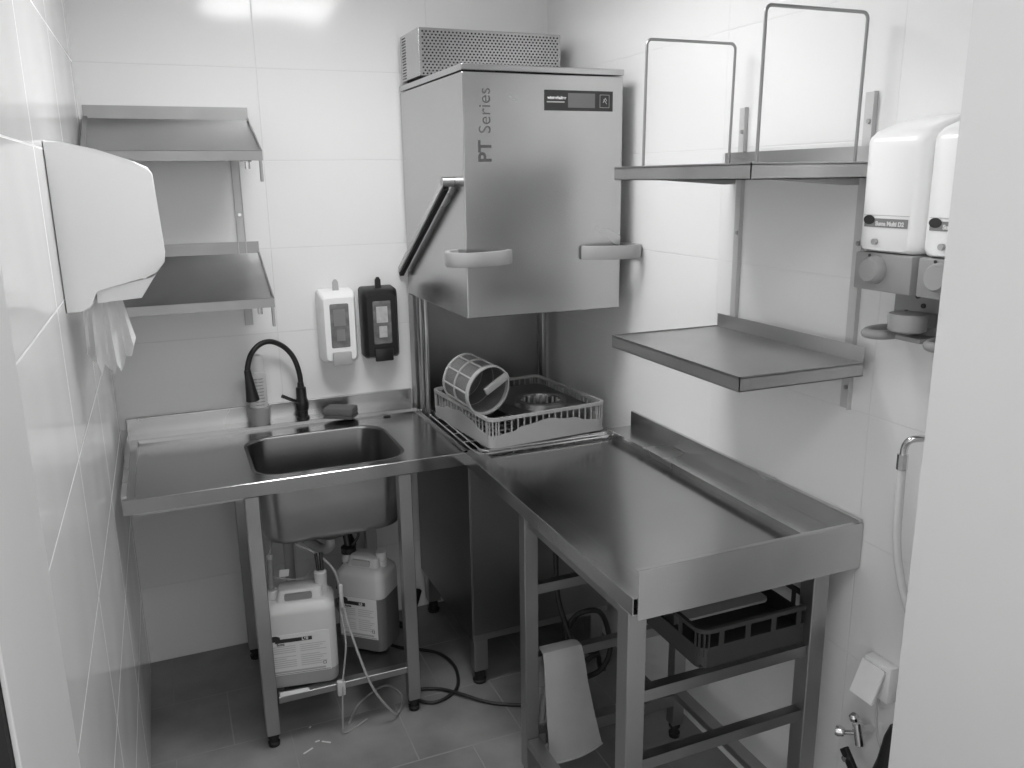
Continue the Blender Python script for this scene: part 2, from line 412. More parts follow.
bowl = [bl(-0.012, zi+0.0002, 0.087), bl(-0.004, zi-0.001, 0.08), bl(0, zi-0.006, 0.078), bl(0.004, 0.76, 0.078), bl(0.008, 0.665, 0.075), bl(0.018, 0.640, 0.07), bl(0.04, 0.626, 0.06), bl(0.10, 0.620, 0.05), bl(0.15, 0.618, 0.03)]
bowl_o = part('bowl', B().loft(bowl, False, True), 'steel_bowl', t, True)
part('bowl_underside', B().loft([[(p[0], p[1], p[2]-0.002) for p in bl(i-0.003, z, r)] for i, z, r in ((0.0, zi-0.012, 0.08), (0.004, 0.76, 0.078), (0.008, 0.665, 0.075), (0.018, 0.640, 0.07), (0.04, 0.626, 0.06), (0.10, 0.620, 0.05))]), 'steel_leg', bowl_o, True)
part('drain_cup', B().lathe((0.62, -0.41, 0.616), (0, 0, -1), [(0, 0.092), (0.012, 0.09), (0.035, 0.07), (0.05, 0.042), (0.055, 0.02)]), 'steel_leg', bowl_o, True)
part('overflow_hole', B().cyl((0.905, -0.135, 0.8752), (0.905, -0.135, 0.8765), 0.014, n=20), 'void', t)
def leg(x, y, top, foot=0.045, w_=0.041):
    b = B().box(x-w_/2, x+w_/2, y-w_/2, y+w_/2, foot, top, 0.002, 1)
    l = part('leg', b, 'steel_leg', t)
    part('foot', B().lathe((x, y, 0.0), (0, 0, 1), [(0, 0.017), (0.012, 0.019), (0.016, 0.012), (0.028, 0.012), (0.030, 0.018), (foot-0.0005, 0.018)], 14), 'blackm', l, True)
for x in (0.362, 0.820):
    for y in (-0.660, -0.12): leg(x, y, 0.842)
for y in (-0.655, -0.12):
    part('apron_rail', B().box(0.3865, 0.8025, y-0.015, y+0.015, 0.79, 0.842) if y > -0.3 else B().box(0.05, 0.34, y-0.012, y+0.012, 0.832, 0.842), 'steel_leg', t)
for y in (-0.655, -0.12):
    part('low_rail', B().box(0.3865, 0.8025, y-0.016, y+0.016, 0.145, 0.168, 0.002, 1), 'steel', t)
for x in (0.46, 0.50+0.22):
    part('shelf_bar', B().box(x-0.05, x+0.05, -0.6385, -0.1365, 0.150, 0.166), 'steel_dark', t)

# drain pipework under the bowl
t = thing('drain_pipe', 'grey plastic drain pipe and trap hanging under the sink bowl', 'pipe', (0.62, -0.3, 0.3))
part('vertical_pipe', B().cyl((0.50, -0.24, 0.20), (0.50, -0.24, 0.56), 0.018).cyl((0.50, -0.24, 0.555), (0.50, -0.24, 0.585), 0.023), 'pipe', t, True)
part('trap_bend', B().tube([(0.62, -0.41, 0.5615), (0.62, -0.41, 0.53), (0.60, -0.37, 0.50), (0.55, -0.29, 0.52), (0.52, -0.245, 0.54)], 0.018, 14, 6), 'pipe', t, True)
part('black_hose', B().tube([(0.70, -0.17, 0.62), (0.705, -0.20, 0.55), (0.72, -0.22, 0.47), (0.74, -0.18, 0.40), (0.72, -0.10, 0.30), (0.70, -0.05, 0.18)], 0.012, 10, 6), 'rubber', t, True)

# ---------------------------------------------------------------- things on the sink
t = thing('kitchen_faucet', 'matt black gooseneck faucet with side lever behind the sink bowl', 'faucet', (0.612, -0.052, 0.885))
fy = -0.052
part('body', B().lathe((0.612, fy, 0.885), (0, 0, 1), [(0, 0.024), (0.006, 0.024), (0.008, 0.019), (0.03, 0.019), (0.032, 0.022), (0.055, 0.024), (0.07, 0.021), (0.075, 0.019), (0.115, 0.018), (0.118, 0.013), (0.135, 0.011)]), 'black', t, True)
pts = [(0.612, fy, 1.005), (0.612, fy, 1.04), (0.604, fy, 1.085), (0.588, fy, 1.125), (0.560, fy, 1.158), (0.520, fy-0.012, 1.180), (0.480, fy-0.032, 1.178), (0.447, fy-0.052, 1.152), (0.430, fy-0.066, 1.115), (0.426, fy-0.072, 1.088)]
part('spout', B().tube(pts, 0.0095, 14, 6), 'black', t, True)
part('spray_head', B().lathe((0.426, fy-0.072, 1.098), (0.09, -0.02, -1), [(0, 0.0115), (0.02, 0.0125), (0.07, 0.018), (0.108, 0.0235), (0.111, 0.020), (0.1111, 0.0)]), 'black', t, True)
part('lever', B().tube([(0.600, fy-0.01, 0.948), (0.578, fy-0.02, 0.960), (0.540, fy-0.03, 0.983)], 0.0065, 10), 'black', t, True)
# cleaner bottle standing upside down on its cap
t = thing('cleaner_bottle', 'pale cleaner bottle in a grey cup behind the black faucet head', 'bottle', (0.452, -0.058, 0.885))
part('cup', B().lathe((0.458, -0.058, 0.885), (0, 0, 1), [(0, 0.035), (0.004, 0.037), (0.055, 0.042), (0.062, 0.041), (0.064, 0.037)]), 'grey', t, True)
bo = part('bottle_body', B().lathe((0.460, -0.058, 0.940), (0.03, 0, 1), [(0, 0.029), (0.008, 0.031), (0.125, 0.029), (0.132, 0.027), (0.135, 0.027), (0.138, 0.024), (0.190, 0.0215), (0.195, 0.018)]), 'bottle', t, True)
b = B()
for k in range(9):
    z = 0.958 + k*0.0118
    for a0, a1 in ((-0.55, -0.1), (0.0, 0.55)) if k % 3 else ((-0.5, 0.45),):
        n = 6; l0 = []; l1 = []
        for q in range(n+1):
            a = -PI/2 + a0 + (a1-a0)*q/n; r = 0.0318
            l0.append((0.463+r*math.cos(a), -0.058+r*math.sin(a), z)); l1.append((0.463+r*math.cos(a), -0.058+r*math.sin(a), z+0.004))
        b.loft([l0, l1], closed=False)
part('printed_lines', b, 'inkgrey', bo)
# sponge
t = thing('kitchen_sponge', 'grey scouring sponge lying at the back rim of the sink', 'sponge', (0.742, -0.100, 0.8855), rz=-0.55, local=True)
b = B().box(-0.055, 0.055, -0.035, 0.035, 0.012, 0.040, 0.006); part('foam', b, 'sponge', t, True)
part('scouring_pad', B().box(-0.055, 0.055, -0.035, 0.035, 0.0, 0.0118, 0.003), 'pad', t, True)

# ---------------------------------------------------------------- soap dispensers on the back wall
def soap(xc, dark):
    nm = 'black' if dark else 'white'
    lab = ('black wall soap dispenser with narrow sight window, right beside the dishwasher' if dark else 'white wall soap dispenser with grey push bar, left of the black one')
    t = thing('soap_dispenser', lab, 'soap dispenser', (xc, -0.05, 1.09), group='soap dispensers on the back wall')
    mm = 'black' if dark else 'white'
    hw = 0.066; z0, z1 = 1.098, 1.362
    lo = [rrect(xc-hw, xc+hw, z0, z1, 0.012, 0)] 
    def L(i, y, zb=0, zt_=0): return [(p[0], y, p[1]) for p in rrect(xc-hw+i, xc+hw-i, z0+zb, z1-zt_, 0.014, 0)]
    part('housing', B().loft([L(0, -0.001), L(0.0, -0.055, 0, 0.004), L(0.004, -0.075, 0.004, 0.014), L(0.012, -0.088, 0.012, 0.026)], True, True), mm, t, True)
    part('sight_window', B().loft([[(p[0], -0.0881, p[1]) for p in rrect(xc-0.034, xc+0.034, 1.155, 1.315, 0.006, 0)], [(p[0], -0.090, p[1]) for p in rrect(xc-0.032, xc+0.032, 1.157, 1.313, 0.006, 0)]], True, True), 'window', t)
    part('soap_pouch', B().box(xc-0.022, xc+0.020, -0.0915, -0.0901, 1.235, 1.295, 0.0005).box(xc-0.014, xc+0.016, -0.0915, -0.0901, 1.18, 1.222, 0.0005), 'windowlight' if dark else 'midgrey', t)
    part('push_bar', B().box(xc-0.034, xc+0.034, -0.100, -0.0885, 1.092, 1.140, 0.004), 'black' if dark else 'lightgrey', t, True)
    k = part('key_tab', B().loft([[(xc+dx, -0.040, z) for dx, z in ((-0.011, 1.356), (0.011, 1.356), (0.010, 1.388), (0.004, 1.398), (-0.004, 1.398), (-0.010, 1.388))], [(xc+dx, -0.048, z) for dx, z in ((-0.011, 1.356), (0.011, 1.356), (0.010, 1.388), (0.004, 1.398), (-0.004, 1.398), (-0.010, 1.388))]], True, True), 'black' if dark else 'lightgrey', t)
soap(0.762, False); soap(0.918, True)
for o in bpy.data.objects:
    if o.name.startswith('soap_dispenser'): o.location.z -= 0.014

# ---------------------------------------------------------------- paper towel dispenser on the left wall
t = thing('towel_dispenser', 'large white paper towel dispenser on the left wall', 'towel dispenser', (0.1, -1.0, 1.47))
prof = [(0.0012, 1.816), (0.032, 1.813), (0.093, 1.799), (0.150, 1.779), (0.186, 1.763), (0.194, 1.750), (0.198, 1.676), (0.202, 1.590), (0.199, 1.568), (0.182, 1.547), (0.154, 1.533), (0.066, 1.519), (0.058, 1.513), (0.055, 1.490), (0.046, 1.479), (0.030, 1.474), (0.0012, 1.470)]
part('cover', B().prism(prof, 'xz', -1.14, -0.85, 0.0035, 2), 'white', t, True)
part('lower_lip', B().prism([(0.060, 1.516), (0.158, 1.531), (0.180, 1.543), (0.146, 1.493), (0.060, 1.487)], 'xz', -1.128, -0.862, 0.003), 'white', t, True)
part('towel_roll', B().cyl((0.10, -1.09, 1.60), (0.10, -0.90, 1.60), 0.04), 'paper', t)
# the paper hanging out of it: crumpled sheet
b = B(); rows = 16; cols = 16; sheets = []
for side in (0, 1):
    for i in range(rows+1):
        v = i/rows; row = []
        for j in range(cols+1):
            u = j/cols
            ln = 0.075 + 0.085*math.sin(PI*min(1, 0.15+0.75*u)) + 0.010*math.sin(u*31) + 0.008*math.sin(u*53+1)
            z = 1.490 - v*ln + 0.035*v*(1-u)*0
            x = 0.028 + 0.074*u + v*0.026*(u-0.2)
            y = -1.085 + 0.06*u*(1-v*0.5) + (0.005 + 0.012*v)*math.sin(u*17 + v*1.5) + (0.0012 if side else 0)
            row.append((x, y, z))
        sheets.append(row)
b.loft(sheets[:rows+1], closed=False); b.loft(sheets[rows+1:], closed=False)
single('paper_towel', b, 'paper', 'crumpled white paper towel hanging from the towel dispenser', 'paper towel', smooth=True)

# ---------------------------------------------------------------- hood dishwasher
t = thing('dishwasher', 'tall stainless hood-type dishwasher with raised hood in the back corner', 'dishwasher', (1.3, -0.33, 0))
DX0, DX1 = 1.041, 1.572
hood = part('hood', B().box(DX0, DX1, -0.680, -0.016, 1.312, 2.030, 0.003), 'steel_hood', t)
part('hood_lid', B().box(DX0-0.002, DX1+0.002, -0.683, -0.016, 2.0335, 2.052, 0.003), 'steel_hood', hood)
cab = part('vent_box', B().box(DX0, DX0+0.515, -0.268, -0.045, 2.062, 2.212, 0.002), 'steel_hood', t)
for x in (DX0+0.02, DX0+0.44): part('vent_foot', B().box(x, x+0.04, -0.25, -0.05, 2.0525, 2.0615), 'void', cab)
b = B()                                                              # perforation: dark holes as small discs set in the sheet
nr, nc = 15, 40
for r_ in range(nr):
    for c_ in range(nc):
        x = DX0 + 0.014 + (c_ + (0.5 if r_ % 2 else 0)) * 0.0132; z = 2.070 + r_ * 0.0093
        if x > DX0+0.505: continue
        vs = [b.bm.verts.new((x+0.0036*math.cos(k*PI/3), -0.2684, z+0.0031*math.sin(k*PI/3))) for k in range(6)]
        b.bm.faces.new(vs)
for r_ in range(nr):
    for c_ in range(6):
        y = -0.07 - (c_ + (0.5 if r_ % 2 else 0)) * 0.008; z = 2.070 + r_ * 0.0093
        vs = [b.bm.verts.new((DX0-0.0004, y+0.0026*math.cos(k*PI/3), z+0.0026*math.sin(k*PI/3))) for k in range(6)]
        b.bm.faces.new(vs)
o = part('perforation', b, 'void', cab); o['kind'] = 'stuff'
# control panel and lettering
cp = part('control_panel', B().box(1.302, 1.535, -0.6825, -0.6803, 1.927, 1.986, 0.0008), 'panelblack', hood)
part('display_screen', B().box(1.380, 1.472, -0.6832, -0.6826, 1.936, 1.978), 'screen', cp)
b = face_y(text_mesh('winterhalter', 0.0125, 0.0004), 1.311, -0.6829, 1.960)
part('maker_name', b, 'printwhite', cp)
part('underline_print', B().box(1.309, 1.368, -0.6830, -0.6826, 1.9500, 1.9535), 'inkgrey', cp)
bb = B()
for x0, x1, z0, z1 in ((1.489, 1.522, 1.9375, 1.9385), (1.489, 1.522, 1.9745, 1.9755), (1.489, 1.490, 1.9375, 1.9755), (1.521, 1.522, 1.9375, 1.9755)): bb.box(x0, x1, -0.6830, -0.6826, z0, z1)
bb.bar((1.500, -0.6828, 1.952), (1.508, -0.6828, 1.966), 0.0005, 0.002).bar((1.508, -0.6828, 1.966), (1.513, -0.6828, 1.957), 0.0005, 0.002).bar((1.506, -0.6828, 1.944), (1.506, -0.6828, 1.956), 0.0005, 0.002).bar((1.502, -0.6828, 1.962), (1.513, -0.6828, 1.949), 0.0005, 0.002)
part('start_button', bb, 'inkgrey', cp)
b = face_y(text_mesh('PT', 0.057, 0.0013), 1.127, -0.6805, 1.776, PI/2)
part('bold_lettering', b, 'textgrey', hood)
b = face_y(text_mesh('Series', 0.054, -0.0004), 1.127, -0.6805, 1.858, PI/2)
part('lettering', b, 'textgrey', hood)
# corner handles
def handle(sx, xe):
    pts = [(xe-sx*0.140, -0.683), (xe-sx*0.110, -0.712), (xe-sx*0.05, -0.735), (xe+sx*0.0, -0.742), (xe+sx*0.035, -0.730), (xe+sx*0.055, -0.695), (xe+sx*0.050, -0.650), (xe+sx*0.028, -0.615), (xe+sx*0.001, -0.600)]
    P = [Vector((p[0], p[1], 0)) for p in pts]; Q = []
    for i in range(len(P)-1):
        p0 = P[max(i-1,0)]; p1 = P[i]; p2 = P[i+1]; p3 = P[min(i+2,len(P)-1)]
        for k in range(5):
            tt = k/5; Q.append(0.5*((2*p1)+(p2-p0)*tt+(2*p0-5*p1+4*p2-p3)*tt*tt+(3*p1-p0-3*p2+p3)*tt**3))
    Q.append(P[-1]); loops = []
    for i, p in enumerate(Q):
        d = (Q[min(i+1,len(Q)-1)]-Q[max(i-1,0)]).normalized(); n = Vector((-d.y, d.x, 0)); h = 0.0215
        sec = [(0.007, -h), (0.009, -h+0.006), (0.009, h-0.006), (0.007, h), (-0.007, h), (-0.009, h-0.006), (-0.009, -h+0.006), (-0.007, -h)]
        loops.append([(p.x+n.x*a, p.y+n.y*a, 1.497+c) for a, c in sec])
    return B().loft(loops, True, True)
part('corner_handle', handle(-1, DX0), 'handle', hood, True)
part('corner_handle', handle(1, DX1), 'handle', hood, True)
# side lever
a = Vector((DX0-0.022, -0.575, 1.712)); c = Vector((DX0-0.022, -0.012, 1.392))
nL = Vector((0, -0.49, 0.87)).normalized()
lv = part('side_lever', B().bar(a+nL*0.013, c+nL*0.013, 0.026, 0.020, up=nL, bev=0.001), 'upright', t)
part('lever_channel_shade', B().bar(a-nL*0.006, c-nL*0.006, 0.016, 0.018, up=nL), 'void', lv)  # solid black bar, its colour stands in for shade in the lever channel
part('pivot', B().cyl((DX0-0.036, -0.575, 1.722), (DX0-0.0005, -0.575, 1.722), 0.015, n=16), 'steel_leg', lv, True)
# column behind the wash chamber
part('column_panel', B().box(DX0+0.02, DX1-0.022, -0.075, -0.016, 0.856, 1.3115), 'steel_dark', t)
part('guide_post', B().box(DX0-0.002, DX0+0.016, -0.075, -0.016, 0.856, 1.3115, 0.002), 'steel', t)
part('guide_post', B().box(DX0+0.0, DX0+0.022, -0.150, -0.112, 0.856, 1.3115, 0.004), 'steel', t, True)
part('guide_post', B().box(DX0+0.004, DX0+0.018, -0.200, -0.178, 0.856, 1.3115, 0.004), 'steel_leg', t, True)
part('guide_post', B().box(DX1-0.020, DX1, -0.110, -0.075, 0.856, 1.3115, 0.004), 'steel', t, True)
# base cabinet
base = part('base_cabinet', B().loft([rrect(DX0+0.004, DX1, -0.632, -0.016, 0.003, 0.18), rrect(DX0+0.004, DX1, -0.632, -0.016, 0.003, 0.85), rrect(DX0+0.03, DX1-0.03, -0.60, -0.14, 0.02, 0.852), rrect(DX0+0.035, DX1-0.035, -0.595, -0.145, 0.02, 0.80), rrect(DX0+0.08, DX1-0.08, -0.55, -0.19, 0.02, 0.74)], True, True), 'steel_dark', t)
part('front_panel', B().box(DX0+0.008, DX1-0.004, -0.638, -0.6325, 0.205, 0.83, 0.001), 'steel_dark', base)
part('plinth_strip', B().box(DX0+0.006, DX1-0.002, -0.636, -0.6325, 0.18, 0.203), 'steel', base)
for x in (DX0+0.037, DX1-0.04):
    for y in (-0.600, -0.06):
        l = part('leg', B().box(x-0.025, x+0.025, y-0.025, y+0.025, 0.055, 0.1795, 0.002), 'steel_leg', t)
        part('foot', B().lathe((x, y, 0), (0, 0, 1), [(0, 0.022), (0.01, 0.025), (0.014, 0.018), (0.0545, 0.018)], 14), 'blackm', l, True)
# wire rack guides
rb = B(); z = 0.883
rx0, rx1 = DX0+0.010, DX1-0.012
def wire(pts, r=0.003): rb.tube(pts, r, 6)
for yy, zz in ((-0.716, z), (-0.698, z+0.004)): wire([(rx0+0.02, yy, zz), (rx1-0.04, yy, zz), (rx1-0.01, yy+0.03, zz), (rx1-0.008, yy+0.06, zz)])
for xx, zz in ((rx0, z), (rx0+0.016, z+0.008)): wire([(xx+0.02, -0.718, zz), (xx, -0.69, zz), (xx, -0.14, zz), (xx-0.022, -0.125, zz)])
for k in range(6):
    y = -0.66 + k*0.10; wire([(rx0, y, z-0.004), (rx1-0.005, y, z-0.004)], 0.0025)
for k in range(6):
    x = rx0 + 0.05 + k*0.075; wire([(x, -0.70, z-0.003), (x, -0.14, z-0.003)], 0.0018)
wire([(rx1-0.008, -0.62, z), (rx1-0.008, -0.14, z)])
part('rack_guide', rb, 'wire', t, True)

# ---------------------------------------------------------------- dish basket in the washer
def dish_basket(t, w_, d_, h, mt, waves=True):
    """open crate centred on the root, local coordinates"""
    x0, x1, y0, y1 = -w_/2, w_/2, -d_/2, d_/2
    rim = B().loft([rrect(x0-0.004, x1+0.004, y0-0.004, y1+0.004, 0.03, h-0.010), rrect(x0-0.004, x1+0.004, y0-0.004, y1+0.004, 0.03, h), rrect(x0+0.006, x1-0.006, y0+0.006, y1-0.006, 0.022, h), rrect(x0+0.006, x1-0.006, y0+0.006, y1-0.006, 0.022, h-0.010), rrect(x0-0.004, x1+0.004, y0-0.004, y1+0.004, 0.03, h-0.010)])
    part('rim', rim, mt, t, True)
    if not waves:
        part('crate_floor', B().box(x0+0.006, x1-0.006, y0+0.006, y1-0.006, 0.0065, 0.009), mt, t)
    def band(u): return h*(0.40 + 0.27*(1/(1+math.exp(-(abs(u-0.5)-0.30)*-40))) + 0.05*math.sin(u*16)) if waves else h*0.52
    b = B()
    for ax in range(4):
        N_ = 44; lo = []; hi = []; lo2 = []; hi2 = []
        for k in range(N_+1):
            u = k/N_; bz = band(u)
            if ax < 2:
                x = x0+0.022+(w_-0.044)*u; y = (y0, y1)[ax]; yi = y + (0.003 if ax == 0 else -0.003)
                lo.append((x, y, 0)); hi.append((x, y, bz)); lo2.append((x, yi, 0)); hi2.append((x, yi, bz))
            else:
                y = y0+0.022+(d_-0.044)*u; x = (x0, x1)[ax-2]; xi = x + (0.003 if ax == 2 else -0.003)
                lo.append((x, y, 0)); hi.append((x, y, bz)); lo2.append((xi, y, 0)); hi2.append((xi, y, bz))
        b.loft([lo, hi, hi2, lo2], closed=False)
    for cx, cy, a0 in ((x1-0.024, y1-0.024, 0), (x0+0.024, y1-0.024, PI/2), (x0+0.024, y0+0.024, PI), (x1-0.024, y0+0.024, 1.5*PI)):
        lp = []
        for z in (0, band(0)):
            lp.append([(cx+0.024*math.cos(a0+k*PI/12), cy+0.024*math.sin(a0+k*PI/12), z) for k in range(7)])
        for z in (band(0), 0):
            lp.append([(cx+0.021*math.cos(a0+k*PI/12), cy+0.021*math.sin(a0+k*PI/12), z) for k in range(7)])
        b.loft(lp, closed=False)
    n = 17 if waves else 4
    for k in range(n):
        u = (k+0.5)/n; x = x0+0.02+(w_-0.04)*u; y = y0+0.02+(d_-0.04)*u
        wd = 0.0025 if waves else 0.007
        for yy in (y0+0.0015, y1-0.0015): b.box(x-wd, x+wd, yy-0.0011, yy+0.0011, h*0.3, h-0.009)
        for xx in (x0+0.0015, x1-0.0015): b.box(xx-0.0011, xx+0.0011, y-wd, y+wd, h*0.3, h-0.009)
    for cx, cy, a0 in ((x1-0.022, y1-0.022, 0), (x0+0.022, y1-0.022, PI/2), (x0+0.022, y0+0.022, PI), (x1-0.022, y0+0.022, 1.5*PI)):
        for k in (0, 2, 4, 6) : b.box(cx+0.021*math.cos(a0+k*PI/12)-0.002, cx+0.021*math.cos(a0+k*PI/12)+0.002, cy+0.021*math.sin(a0+k*PI/12)-0.002, cy+0.021*math.sin(a0+k*PI/12)+0.002, h*0.3, h-0.009)
    part('side_wall', b, mt, t)
    b = B(); n = 9
    for k in range(n+1):
        x = x0+0.006+(w_-0.012)*k/n; y = y0+0.006+(d_-0.012)*k/n
        b.box(x-0.0025, x+0.0025, y0+0.004, y1-0.004, 0.001, 0.006); b.box(x0+0.004, x1-0.004, y-0.0025, y+0.0025, 0.0012, 0.0058)
    part('bottom_grid', b, mt, t)
bk = thing('dish_basket', 'light grey plastic dish basket on wire guides inside the open dishwasher', 'basket', (1.294, -0.450, 0.8905), rz=math.radians(5), local=True)
dish_basket(bk, 0.436, 0.470, 0.100, 'basket')

# flat tank strainer with a collar, lying in the basket
t = thing('tank_strainer', 'flat steel strainer plate with round collar lying in the grey basket', 'strainer', (1.350, -0.435, 0.902), rz=math.radians(4.5), local=True)
NN = 28
def circ(r, z, cx=0.0, cy=-0.085): return [(cx+r*math.cos(PI/4-PI/28+k*2*PI/NN), cy+r*math.sin(PI/4-PI/28+k*2*PI/NN), z) for k in range(NN)]
def sq(z): return [(p[0], p[1], z) for p in rrect(-0.155, 0.150, -0.185, 0.195, 0.03, 0)]
def shift(l, k): return l[k:]+l[:k]
pl = B().loft([sq(0.0595), sq(0.062), circ(0.092, 0.066), circ(0.088, 0.080), circ(0.074, 0.082), circ(0.070, 0.074), circ(0.070, 0.020), circ(0.064, 0.020)])
part('strainer_plate', pl, 'steel_dark', t, True)
rg = B().loft([circ(0.089, 0.0815), circ(0.089, 0.085), circ(0.073, 0.085), circ(0.073, 0.0815)])
part('collar_ring', rg, 'steel', t, True)
b = B()
for k in range(18):
    a = k*2*PI/18; x = 0.066*math.cos(a); y = -0.085+0.066*math.sin(a); b.box(x-0.003, x+0.003, y-0.003, y+0.003, 0.01, 0.078)
part('collar_bars', b, 'lightgrey', t)
for y in (0.06, -0.18): part('support_rib', B().box(-0.150, 0.145, y, y+0.005, -0.004, 0.058), 'steel_dark', t)
# cylindrical filter leaning on the basket rim
ax = Vector((0.041, -0.14, -0.023)).normalized(); O = Vector((1.094, -0.462, 1.080))
t = thing('filter_cylinder', 'round mesh filter basket with cross handle lying tilted on the grey dish basket', 'filter', O)
u = ax.cross(Vector((0,0,1))).normalized(); v = ax.cross(u); Lc = 0.145; R_ = 0.082
def cc(h, r, n=40): return [O + ax*h + (u*math.cos(k*2*PI/n)+v*math.sin(k*2*PI/n))*r for k in range(n)]
part('filter_mesh', B().loft([cc(0.004, 0.01), cc(0.004, R_-0.004), cc(Lc-0.004, R_-0.001)]), 'meshfilter', t, True)
b = B()
for h, wd in ((0.0, 0.008), (0.064, 0.005), (Lc-0.012, 0.014)):
    rr = R_ - 0.002 + 0.003*h/Lc
    b.loft([cc(h, rr), cc(h, rr+0.003), cc(h+wd, rr+0.003), cc(h+wd, rr-0.002), cc(h, rr-0.002)])
for k in range(10):
    a = k*2*PI/10; dd = u*math.cos(a)+v*math.sin(a); b.bar(O+dd*(R_-0.001), O+ax*Lc+dd*(R_+0.001), 0.005, 0.004, up=dd)
part('filter_frame', b, 'filterframe', t, True)
hd = (u*0.85 - v*0.5).normalized()
hd2 = Vector((0.80, 0.2, 0.50)); hd2 = (hd2 - ax*hd2.dot(ax)).normalized()
part('cross_handle', B().bar(O+ax*(Lc-0.004)-hd2*0.012, O+ax*(Lc+0.004)+hd2*(R_+0.004), 0.026, 0.012, up=ax, bev=0.003), 'lightgrey', t, True)

# ---------------------------------------------------------------- outlet table on the right
t = thing('outlet_table', 'long stainless steel dish table with raised rim running along the right wall', 'table', (1.32, -1.2, 0))
TX0, TX1, TY0, TY1 = 1.018, W-0.001, -1.722, -0.690
b = B()
b.box(TX0, TX0+0.058, TY0+0.003, TY1+0.03, 0.882, 0.885, 0.001)                       # flat border
b.hexa([(TX0+0.056, TY0+0.003, 0.8835), (TX0+0.056, TY0+0.003, 0.885), (TX0+0.056, TY1+0.03, 0.8835), (TX0+0.056, TY1+0.03, 0.885), (TX0+0.064, TY0+0.003, 0.873), (TX0+0.064, TY0+0.003, 0.8745), (TX0+0.064, TY1+0.03, 0.873), (TX0+0.064, TY1+0.03, 0.8745)])
b.box(TX0+0.0635, 1.546, TY0+0.003, TY1+0.045, 0.8725, 0.8745)
part('worktop', b, 'steel_top', t)
part('side_fascia', B().box(TX0-0.001, TX0+0.0012, TY0+0.0035, TY1+0.03, 0.845, 0.8845).box(TX0+0.0012, TX0+0.02, TY0+0.0035, TY1+0.03, 0.845, 0.847), 'steel_h', t)
part('end_plate', B().box(TX0+0.010, TX1-0.001, TY0, TY0+0.003, 0.832, 0.945, 0.001).box(TX0+0.010, TX1-0.01, TY0+0.003, TY0+0.014, 0.943, 0.945), 'steel_h', t)
part('rear_ledge', B().box(1.531, TX1-0.0122, TY0+0.003, TY1, 0.8975, 0.901, 0.0008).box(1.546, 1.549, TY0+0.003, TY1, 0.8725, 0.8974), 'steel_h', t)
part('backsplash', B().box(TX1-0.012, TX1-0.001, TY0+0.003, TY1, 0.86, 0.952, 0.001), 'steel_h', t)
def tleg(x, y, w_=0.04):
    l = part('leg', B().box(x-w_/2, x+w_/2, y-w_/2, y+w_/2, 0.05, 0.8445, 0.002, 1), 'steel_leg', t)
    part('foot', B().lathe((x, y, 0), (0, 0, 1), [(0, 0.016), (0.014, 0.018), (0.018, 0.011), (0.034, 0.011), (0.036, 0.018), (0.0495, 0.018)], 14), 'blackm', l, True)
for x, y in ((1.040, -1.680), (1.538, -1.680), (1.040, -1.13), (1.540, -1.13)): tleg(x, y, 0.046 if y < -1.5 else 0.040)
for y in (-1.680, -1.13): part('top_rail', B().box(1.0635, 1.5145, y-0.012, y+0.012, 0.845-0.02, 0.8445), 'steel_leg', t)
for x in (1.040, 1.539): part('top_rail', B().box(x-0.012, x+0.012, -1.6565, -1.1505, 0.815, 0.8445), 'steel_leg', t)
def Lrail(y, z, s_):
    # angle iron: flat top, leg turned down on the outer side
    return B().box(1.0637 if y < -1.5 else 1.0605, 1.5147 if y < -1.5 else 1.5195, y-0.012, y+0.012, z-0.003, z).box(1.0637 if y < -1.5 else 1.0605, 1.5147 if y < -1.5 else 1.5195, y-s_*0.012-0.0015, y-s_*0.012+0.0015, z-0.028, z)
for y, zs in ((-1.68, (0.640, 0.465)), (-1.13, (0.634, 0.410))):
    for z in zs: part('slide_rail', Lrail(y, z, 1), 'steel', t)
part('low_rail', B().box(1.0605, 1.5195, -1.148, -1.112, 0.145, 0.162).box(1.0605, 1.5195, -1.150, -1.147, 0.125, 0.162), 'steel_leg', t)
part('low_rail', B().box(1.522, 1.560, -1.6565, -1.1505, 0.150, 0.175, 0.002, 1), 'steel_leg', t)
part('low_rail', B().box(1.022, 1.060, -1.6565, -1.1505, 0.130, 0.155, 0.002, 1), 'steel_leg', t)

# dark crate sliding on the upper rails
bk = thing('dish_crate', 'dark plastic crate sitting on the slide rails under the outlet table', 'crate', (1.390, -1.405, 0.6405), local=True)
dish_basket(bk, 0.335, 0.545, 0.098, 'darkbasket', waves=False)
single('flat_tray', B().loft([[(p[0]+1.37, p[1]-1.40, 0.698) for p in rrect(-0.12, 0.135, -0.17, 0.20, 0.02, 0)], [(p[0]+1.37, p[1]-1.40, 0.704) for p in rrect(-0.12, 0.135, -0.17, 0.20, 0.02, 0)]], True, True).box(1.27, 1.48, -1.50, -1.30, 0.650, 0.698), 'lightgrey', 'flat grey lid lying in the dark crate under the table', 'tray')
t = thing('nozzle_arm', 'small black nozzle part with chrome screw lying on the grey lid in the crate', 'nozzle', (1.44, -1.45, 0.7045))
part('nozzle_body', B().tube([(1.395, -1.50, 0.722), (1.43, -1.47, 0.726), (1.475, -1.44, 0.722)], 0.014, 12, 4, rs=[0.009, 0.016, 0.011]), 'black', t, True)
part('nozzle_screw', B().cyl((1.425, -1.475, 0.738), (1.43, -1.48, 0.752), 0.007, n=12), 'chrome', t, True)

